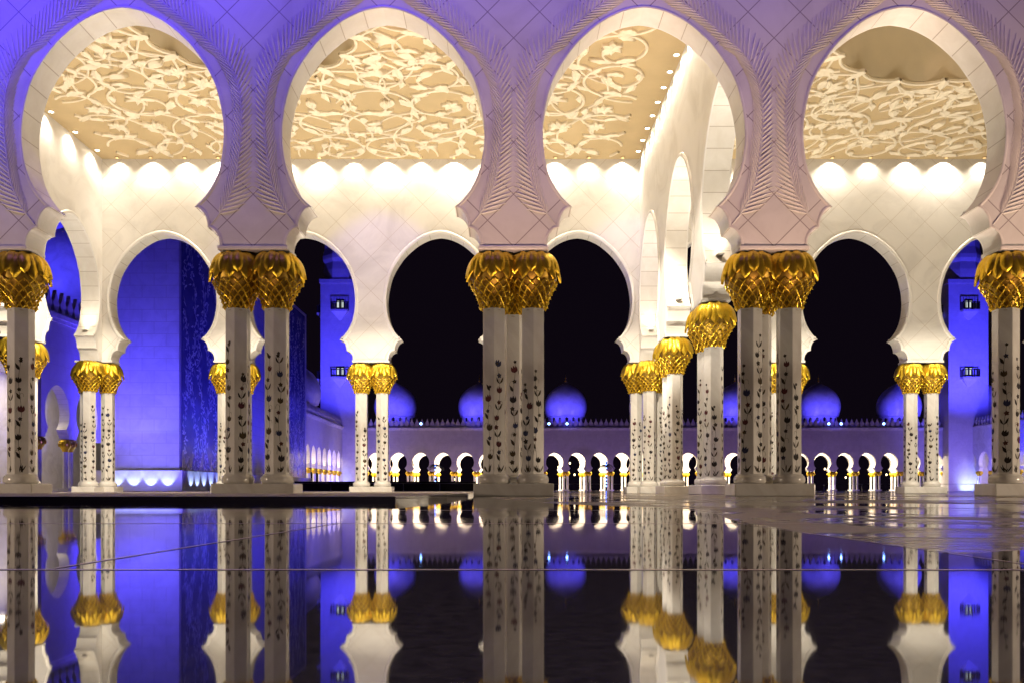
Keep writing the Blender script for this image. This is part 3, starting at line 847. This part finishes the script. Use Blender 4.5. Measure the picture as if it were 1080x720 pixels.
# warm gallery lamps between the two rows
for i in range(14):
    area('gallery_lamp', (FX0+6+i*12.0, FY+9.0, 12.5), (FX0+6+i*12.0, FY+9.01, 0), (9000, 6500, 8000, 5500, 7500)[i % 5], (1, .84, .62), 9, 5)
# left side arcade
SX = -43.0
la = court_arcade('side_arcade', 0, 26, (SX, 81.0, 0), R(90), 'blue lit side arcade receding along the left of the courtyard')
for i in range(27):
    y = 81+i*FB
    if y > 90 and y < 160: continue
    far_pier(SX, y, R(90), 'small gold topped twin column in the left side arcade', 'twin columns of the left side arcade')
mb = MB(); mb.box(SX-9, SX-8.6, 81, FY, 0, 12.6); mb.box(SX-8.6, SX-.55, 81, FY, 12.2, 12.6); tag(mb.build('gallery_wall', M['plain']), 'white lit wall behind the left side arcade', 'wall')
for y in (84, 89, 94): area('gallery_lamp', (SX-4.5, y, 12.1), (SX-4.5, y+.01, 0), 380, (1, .86, .68), 3, 3)
for y in (165, 180, 195, 210, 225): area('gallery_lamp', (SX-4.5, y, 12.1), (SX-4.5, y+.01, 0), 1800, (1, .86, .68), 3, 8)
# right side arcade
RX = FX0+NB*FB+.2
ra = court_arcade('side_arcade', 0, 12, (RX, FY-12*FB, 0), R(90), 'blue lit side arcade at the right end of the courtyard')
for i in range(13): far_pier(RX, FY-12*FB+i*FB, R(90), 'small gold topped twin column in the right side arcade', 'twin columns of the right side arcade')
mb = MB(); mb.box(RX+8.6, RX+9, FY-12*FB, FY, 0, 12.6); mb.box(RX+.55, RX+8.6, FY-12*FB, FY, 12.2, 12.6); tag(mb.build('gallery_wall', M['plain']), 'white lit wall behind the right side arcade', 'wall')
for y in (175, 195, 215): area('gallery_lamp', (RX+4.5, y, 12.1), (RX+4.5, y+.01, 0), 1800, (1, .86, .68), 3, 8)

# domes
DP = [(4.6,0),(4.6,.5),(4.9,.6),(4.9,1.0),(4.75,1.1),(4.75,2.6),(5.25,2.8),(5.3,3.1),(5.05,3.2)]
def dome_meshes():
    d = MB(); prof = []
    for i in range(25):
        t = i/24; a = R(-24+114*t); r = 5.9*math.cos(a); z = 5.9*math.sin(a)*1.03
        if a > R(50): z += .9*((a-R(50))/R(40))**2
        prof.append((max(r, .15), z+3.2+2.35))
    d.lathe(prof, 48)
    dm = d.mesh('dome_shell', [M['plain']], smooth=True, angle=40)
    b = MB(); b.lathe([(r*1.02, z) for r, z in DP], 48)
    for k in range(16):
        t = 2*PI*k/16
        c = Matrix.Rotation(t, 3, 'Z')
        for (w0, z0, w1, z1) in ((.38, 1.25, .38, 2.1), ):
            pts = [(4.88, -w0, z0), (4.88, w0, z0), (4.88, w1, z1), (4.88, 0, z1+.35), (4.88, -w1, z1)]
            b.face([tuple(c @ Vector(p)) for p in pts], 1)
    bm_ = b.mesh('drum', [M['plain'], M['bronze']], smooth=True, angle=30)
    f = MB(); f.lathe([(.35,0),(.42,.2),(.16,.45),(.12,.8),(.36,1.1),(.36,1.25),(.12,1.5),(.10,1.8),(.26,2.05),(.26,2.2),(.07,2.45),(.05,3.1),(.01,3.6)], 14)
    fm = f.mesh('finial', [M['gold']], smooth=True)
    return dm, bm_, fm
DM, DR, DF = dome_meshes()
def dome(x, y, z, s, label, group):
    r = empty('dome', (x, y, z), label=label, cat='dome', group=group); r.scale = (s, s, s)
    inst('drum', DR, r); inst('dome_shell', DM, r); inst('finial', DF, r, (0, 0, 11.9)).scale = (.8, .8, .8)
DY = 247.0
for px, nm in ((417,'left of the middle front cluster, leftmost over the arcade'), (505.5,'touching the left side of the middle front cluster'), (596.5,'standing free right of the middle front cluster'), (686,'behind the far end of the receding row'), (775,'seen between the receding row and right front cluster'), (863,'just right of the right front cluster'), (948,'left of the lit rear pair before the right minaret'), (1036,'behind the right minaret')):
    x = (px-532)*DY/931
    dome(x, DY, 17.8, 1.0, 'blue lit bulbous dome '+nm, 'domes over the distant arcade')
    mbx = MB()
for y, nm in ((99, 'nearest one above the left side arcade'), (205, 'far one above the left side arcade'), (172, 'middle one above the left side arcade')):
    dome(SX-5.6, y, 17.2, 1.0, 'blue lit dome, '+nm, 'domes over the left side arcade')
dome(-72, 130, 17.0, 3.1, 'huge blue dome filling the narrow opening at the far left', 'domes over the left side arcade')
spot('dome_flood', (-58, 84, 19), (-70, 118, 40), 120000, (.05,.03,1), 100, .8, .3)
mb = MB(); mb.box(FX0, FX0+NB*FB, FY+.6, FY+24, 16.7, 17.75); tag(mb.build('roof_terrace', M['plain']), 'flat roof terrace carrying the distant domes', 'roof')
mb = MB(); mb.box(SX-12, SX-.6, 81, FY, 16.4, 17.15); tag(mb.build('roof_terrace', M['plain']), 'flat roof terrace above the left side arcade', 'roof')

# portal block with glass mosaic flanks
PX0, PX1, PY0, PY1, PH = -43.0, -35.0, 95.0, 156.0, 31.0
pb = empty('portal_tower', (-39, PY0, 0), label='massive blue floodlit block with glittering glass strips on its side', cat='tower')
def bl(x, y): return (x+39, y-PY0)
mb = MB(); mb.box(-4, 4, 0, PY1-PY0, 0, PH); mb.build('wall', M['masonry'], pb)
def glass_panel(y0, y1, seed):
    g = MB(); g.box(4.002, 4.06, y0, y1, 2.3, PH-.6); p = g.build('glass_panel', M['glass'], pb)
    rnd = random.Random(seed); q = MB()
    # leaves of glass climbing in wavy vines
    for v in range(5):
        yc = y0+(y1-y0)*(v+.5)/5; ph = rnd.uniform(0, 6); z = 2.5
        while z < PH-1.5:
            dens = 1-.55*z/PH
            for _ in range(3 if rnd.random() < dens else 1):
                yy = yc+math.sin(z*.45+ph)*.9+rnd.gauss(0, .45); zz = z+rnd.uniform(-.2, .2); a = rnd.uniform(0, PI)
                if not (y0+.3 < yy < y1-.3): continue
                L, W = rnd.uniform(.22, .55), rnd.uniform(.08, .17); c, s_ = math.cos(a), math.sin(a)
                pts = [(4.075, yy+c*L, zz+s_*L), (4.085, yy-s_*W, zz+c*W), (4.075, yy-c*L, zz-s_*L), (4.07, yy+s_*W, zz-c*W)]
                q.face(pts)
            z += .30
    q.build('leaf_mosaic', M['mosaic'], p)
glass_panel(.6, 12.5, 4); glass_panel(15.0, 21, 9); glass_panel(48, 59.5, 6)
bs = MB(); bs.box(-4.6, 4.9, -1.6, -.9, 0, 2.1); bs.box(4.3, 4.9, -.9, PY1-PY0, 0, 2.1); bs.box(-4.65, 4.95, -1.65, -.85, 2.1, 2.22); bs.box(4.25, 4.95, -.85, PY1-PY0, 2.1, 2.22)
bs.build('fountain_basin', M['plain'], pb)
for i, x in enumerate((-41.0, -39.2, -37.4, -35.6)):
    spot('basin_light', (x, PY0-2.5, .12), (x, PY0-1.6, 1.7), 420, PALE, 70, .6, .05)
for i in range(7):
    y = PY0+1+i*1.9+i*i*.1
    spot('basin_light', (-33.2, y, .12), (-34.1, y, 1.6), 380, PALE, 70, .6, .05)
spot('block_flood', (-39.5, PY0-9, .3), (-39.5, PY0, 17), 19000, (.05, .03, 1), 75, .8, .3)
spot('block_flood', (-37.0, PY0-12, .3), (-37.0, PY0, 8), 8000, (.20,.18,1), 80, .9, .3)
for y in (103, 118, 133, 150): spot('block_flood', (-24, y, .3), (-35, y, 13), 11000, (.04,.03,1), 95, .8, .3)

# minarets
def minaret(x, y, label):
    r = empty('minaret', (x, y, 0), label=label, cat='minaret')
    w = 5.2
    m_ = MB(); m_.box(-w, w, -w, w, 0, 55); m_.box(-w*1.05, w*1.05, -w*1.05, w*1.05, 54.2, 55.2)
    m_.lathe([(w*1.06, 55), (w*1.06, 58), (w*1.0, 60), (w*1.08, 61), (w*1.08, 62), (w*.98, 64), (w*.98, 80), (w, 81), (w, 82.2), (w*.5, 82.2), (w*.5, 96), (w*.7, 97), (w*.6, 99), (.1, 107)], 8, phase=R(22.5))
    m_.build('tower', M['far'], r)
    for z in (32.0, 49.9-.0):
        pass
    for z, lab in ((29.2, None), (46.6, None)):
        for dx, dy in ((0, -1), (1, 0), (-1, 0)):
            b = MB()
            a = R(90)*(0 if dy else (1 if dx > 0 else -1))
            rot = Matrix.Rotation(a, 3, 'Z')
            def T(mbx, lst):
                pass
            bb = MB(); bb.box(-2.2, 2.2, -w-1.6, -w, z, z+.5)
            # tapered corbel
            c0 = [(-2.0,-w-1.4,z), (2.0,-w-1.4,z), (2.0,-w,z), (-2.0,-w,z)]; c1 = [(-.2,-w-.1,z-2.2), (.2,-w-.1,z-2.2), (.2,-w,z-2.2), (-.2,-w,z-2.2)]
            A_ = [bb.vert(p) for p in c0]; B_ = [bb.vert(p) for p in c1]
            for k in range(4): bb.fi((A_[k], B_[k], B_[(k+1)%4], A_[(k+1)%4]))
            bb.v = [tuple(rot @ Vector(p)) for p in bb.v]
            bo = bb.build('balcony', M['far'], r)
            rr = MB()
            for k in range(7): rr.box(-2.1+k*.7-.08, -2.1+k*.7+.08, -w-1.55, -w-1.40, z+.5, z+2.4)
            rr.box(-2.2, 2.2, -w-1.58, -w-1.38, z+2.3, z+2.5)
            for sx in (-1, 1):
                rr.box(sx*2.2-.08, sx*2.2+.08, -w-1.5, -w, z+.5, z+2.5)
            # dark doorway
            rr.box(-1.1, 1.1, -w-.06, -w-.003, z+.5, z+3.4)
            rr.v = [tuple(rot @ Vector(p)) for p in rr.v]
            for wx in (-.55, .55): rr.box(wx-.28, wx+.28, -w-.09, -w-.065, z+1.2, z+2.9, 1)
            rr.v = rr.v[:-16]+[tuple(rot @ Vector(p)) for p in rr.v[-16:]]
            rr.build('railing', [M['bronze'], M['lamp_win']], bo)
    return r
minaret(-43.0, 236.5, 'tall blue minaret with small balconies behind the left rear columns')
minaret(121.6, 236.5, 'tall blue minaret with small balconies near the right edge')
for x, e, q in ((-43.0, .6, 9), (121.6, .95, -9)):
    spot('minaret_flood', (x+q*.3, 208, 20), (x, 231, 40), 120000*e, BLUE, 90, .8, .4)
    spot('minaret_flood', (x+q*.6, 210, .4), (x, 231, 14), 22000*e, (.16, .13, 1), 90, .9, .4)
    spot('minaret_flood', (x, 227.2, .3), (x, 231, 2.2), 3600*e, PALE, 90, .9, .2)

# floods on the courtyard facades and domes
for i in range(8):
    x = FX0+10+i*22
    spot('facade_flood', (x, FY-22, .4), (x, FY, 11.0), 4000, (.36, .20, .80), 115, .9, .4)
for px in (417, 505.5, 596.5, 686, 775, 863, 948):
    x = (px-532)*DY/931
    spot('dome_flood', (x, FY-42, .4), (x, DY-3, 28), 42000, (.09,.075,1), 17, .6, .3)
    for dx, e in ((-5.5, .5), (5.5, .4)):
        spot('dome_flood', (x+dx, FY+1.6, 18.6), (x, DY, 28.5), 9000*e, (.075,.055,1), 100, .8, .15)
mb = MB(); mb.lathe([(.12,-.45),(.16,-.4),(.3,-.1),(.34,0),(.34,.1)], 12); ME_FB = mb.mesh('housing', [M['steel']], smooth=True)
mb = MB(); mb.lathe([(.05,.16),(.2,.15),(.30,.11),(.30,.10)], 12); ME_FL = mb.mesh('lens', [M['lamp_blue']], smooth=True)
for px, lab in ((444,'left of the middle front cluster'), (579,'left one below the free standing dome'), (598,'right one below the free standing dome'), (874,'left one beside the right front cluster'), (887,'right one beside the right front cluster'), (932,'nearest the right rear pair')):
    r = empty('floodlight', ((px-532)*(FY-.9)/931, FY-.9, 17.75), label='bright blue floodlight on the distant parapet, '+lab, cat='floodlight', group='floodlights on the distant parapet')
    r.rotation_euler = (R(90), 0, 0)
    inst('housing', ME_FB, r); inst('lens', ME_FL, r)
for y in (88, 98): spot('side_flood', (-30, y-10, .4), (SX, y-2, 14), 6500, (.09, .05, 1), 90, .9, .4)
spot('side_flood', (SX-4, 74, 20), (SX-6, 99, 25.5), 22000, BLUE, 42, .9, .4)
for y in (170, 205): spot('side_flood', (-26, y-9, .4), (SX, y, 14), 16000, BLUE, 110, .9, .4)
spot('side_flood', (-29, 190, .4), (SX, 195, 7), 3500, VIO, 110, .9, .4)
spot('side_flood', (110, 205, .4), (RX, 205, 14), 26000, BLUE, 110, .9, .4)

# low barriers across the courtyard
def railing(x0, x1, y, panel, label, n):
    r = empty('barrier', ((x0+x1)/2, y, 0), label=label, cat='barrier')
    h = (x1-x0)/2
    b = MB(); b.box(-h, h, -.03, .03, .86 if panel else .78, .92 if panel else .83); b.build('rail', M['steel'], r)
    for i in range(n+1):
        p = MB(); x = -h+2*h*i/n; p.box(x-.05, x+.05, -.045, .045, 0, .86 if panel else .78); p.build('post', M['steel'], r)
    if panel:
        q = MB(); q.box(-h, h, .05, .09, .05, 1.12); q.build('panel', M['bronze'], r)
railing(-23.8, -3.2, 100, True, 'low dark barrier with pale posts in the left courtyard', 5)
railing(1.5, 17, 97, False, 'thin open rail behind the middle of the courtyard', 4)
railing(31, 56, 97, False, 'thin open rail across the right of the courtyard', 6)

mb = MB(); mb.lathe([(.05,-.35),(.2,-.3),(.3,0),(.2,.3),(.05,.35)], 8); ME_GL = mb.mesh('street_lamp', [M['lamp_gold']], smooth=True)
for i, (px, py) in enumerate(((589,492),(595,503),(601,488),(606,500),(433,497),(480,505),(870,494),(892,503),(935,500))):
    y = 300.0; o = inst('garden_lamp', ME_GL, None, ((px-532)*y/931, y, .12+(516.5-py)*y/931)); tag(o, 'tiny warm lamp glowing in the dark garden beyond the distant arches', 'lamp', 'garden lamps beyond the distant arcade')
# palms wound with blue light strings
def string_palm(px, y, zs, label):
    x = (px-532)*y/931
    r = empty('lit_palm', (x, y, 0), label=label, cat='palm tree')
    t = MB(); t.tube([(0,0,0),(.1,0,3),(.05,0,6.6)], lambda u: .22-.07*u, 8); t.build('trunk', M['bronze'], r)
    rnd = random.Random(px); f = MB()
    for k in range(16):
        a = 2*PI*k/16+rnd.uniform(-.1, .1); el = rnd.uniform(.2, 1.0)
        pts = [(.05+math.cos(a)*2.2*u, math.sin(a)*2.2*u, 6.6+el*1.3*u-1.9*u*u) for u in (0,.25,.5,.75,1)]
        f.tube(pts, lambda u: .05*(1-u)+.01, 4)
        for u in (.2,.35,.5,.65,.8,.95):
            i = min(3, int(u*4)); q = [pts[i][c]+(pts[i+1][c]-pts[i][c])*(u*4-i) for c in range(3)]
            for sg in (-1, 1):
                dx, dy = -math.sin(a)*sg*.5, math.cos(a)*sg*.5
                f.face([tuple(q), (q[0]+dx+.12*math.cos(a), q[1]+dy+.12*math.sin(a), q[2]-.25), (q[0]+dx*.8+.2*math.cos(a), q[1]+dy*.8+.2*math.sin(a), q[2]-.33)])
    f.build('crown', simple('frond_green', (.012,.02,.008), .8), r)
    s_ = MB(); 
    for z in zs:
        s_.lathe([(.03,-.15),(.15,-.1),(.17,0),(.15,.1),(.03,.15)], 8, (.05, -.38, z))
    s_.build('light_string', M['lamp_string'], r)
string_palm(639, 226, (1.2,2.0,2.9,3.8,4.8,5.8,6.7,7.5), 'dark palm wound with blue lights right of the free standing dome')
string_palm(459, 226, (1.4,2.4,3.4,4.4,5.4,6.3), 'dark palm wound with blue lights left of the middle front cluster')

# ------------------------------------------------------------------ lights in front of the near arcade
spot('court_flood', (-24, -1, 9), (-11.5, Y0, 14.3), 26000, (.065, .035, 1.0), 40, .9, .4)
for i, (x, e) in enumerate(((-16, 1.0), (-12.2, .9), (-8.4, .8), (-4.6, .68), (-.8, .5), (3.0, .32), (6.8, .20), (11, .14))):
    spot('facade_spot', (x, Y0-9, 24), (x+.3, Y0-.3, 13.0), 16000*e, (.11, .055, 1.0), 34, 1.0, .15)
for k, e in ((-2, .6), (-1, .75), (0, 1.05), (1, 1.1), (2, 1.0)):
    spot('pier_uplight', (X0+k*S, Y0-6.2, .05), (X0+k*S, Y0-.3, 8.4), 2000*e, (1, .62, .46), 42, .6, .1)
    spot('foot_uplight', (X0+k*S, Y0-1.5, .04), (X0+k*S, Y0-.45, 4.3), 80*(e if k else .8), (1, .80, .52), 30, .5, .05)
spot('pavement_fill', (0, -7, 6), (0, 1.5, 0), 2000, (1, .84, .86), 42, .9, .5)  # added fill from behind the camera, lifts the dark near floor
spot('warm_fill', (23, 10.0, 1.5), (4.0, Y0, 2.6), 5600, (1, .76, .54), 70, .9, .5)  # side fills added to warm the outer faces of the front columns
spot('warm_fill', (-21, 10.5, 1.5), (-1, Y0, 2.6), 3000, (1, .76, .56), 70, .9, .5)

# ------------------------------------------------------------------ world, camera, view
w = bpy.data.worlds.new('World'); sc.world = w; w.use_nodes = True
w.node_tree.nodes['Background'].inputs[0].default_value = (.0035, .002, .0045, 1); w.node_tree.nodes['Background'].inputs[1].default_value = 1.0
cam = bpy.data.cameras.new('camera'); co = bpy.data.objects.new('camera', cam); COL.objects.link(co)
co.location = (0, 0, .12); co.rotation_euler = (R(90), 0, 0)
cam.sensor_width = 36; cam.lens = 36*931/1080; cam.shift_x = 8/1080; cam.shift_y = 156.5/1080
cam.clip_start = .03; cam.clip_end = 3000
sc.camera = co
sc.view_settings.view_transform = 'Standard'; sc.view_settings.look = 'None'; sc.view_settings.gamma = 1; sc.view_settings.exposure = 0
sc.cycles.use_denoising = True
sc.cycles.max_bounces = 6; sc.cycles.diffuse_bounces = 3; sc.cycles.glossy_bounces = 4
sc.cycles.sample_clamp_indirect = 4; sc.cycles.caustics_reflective = False; sc.cycles.caustics_refractive = False
sc.cycles.use_light_tree = True
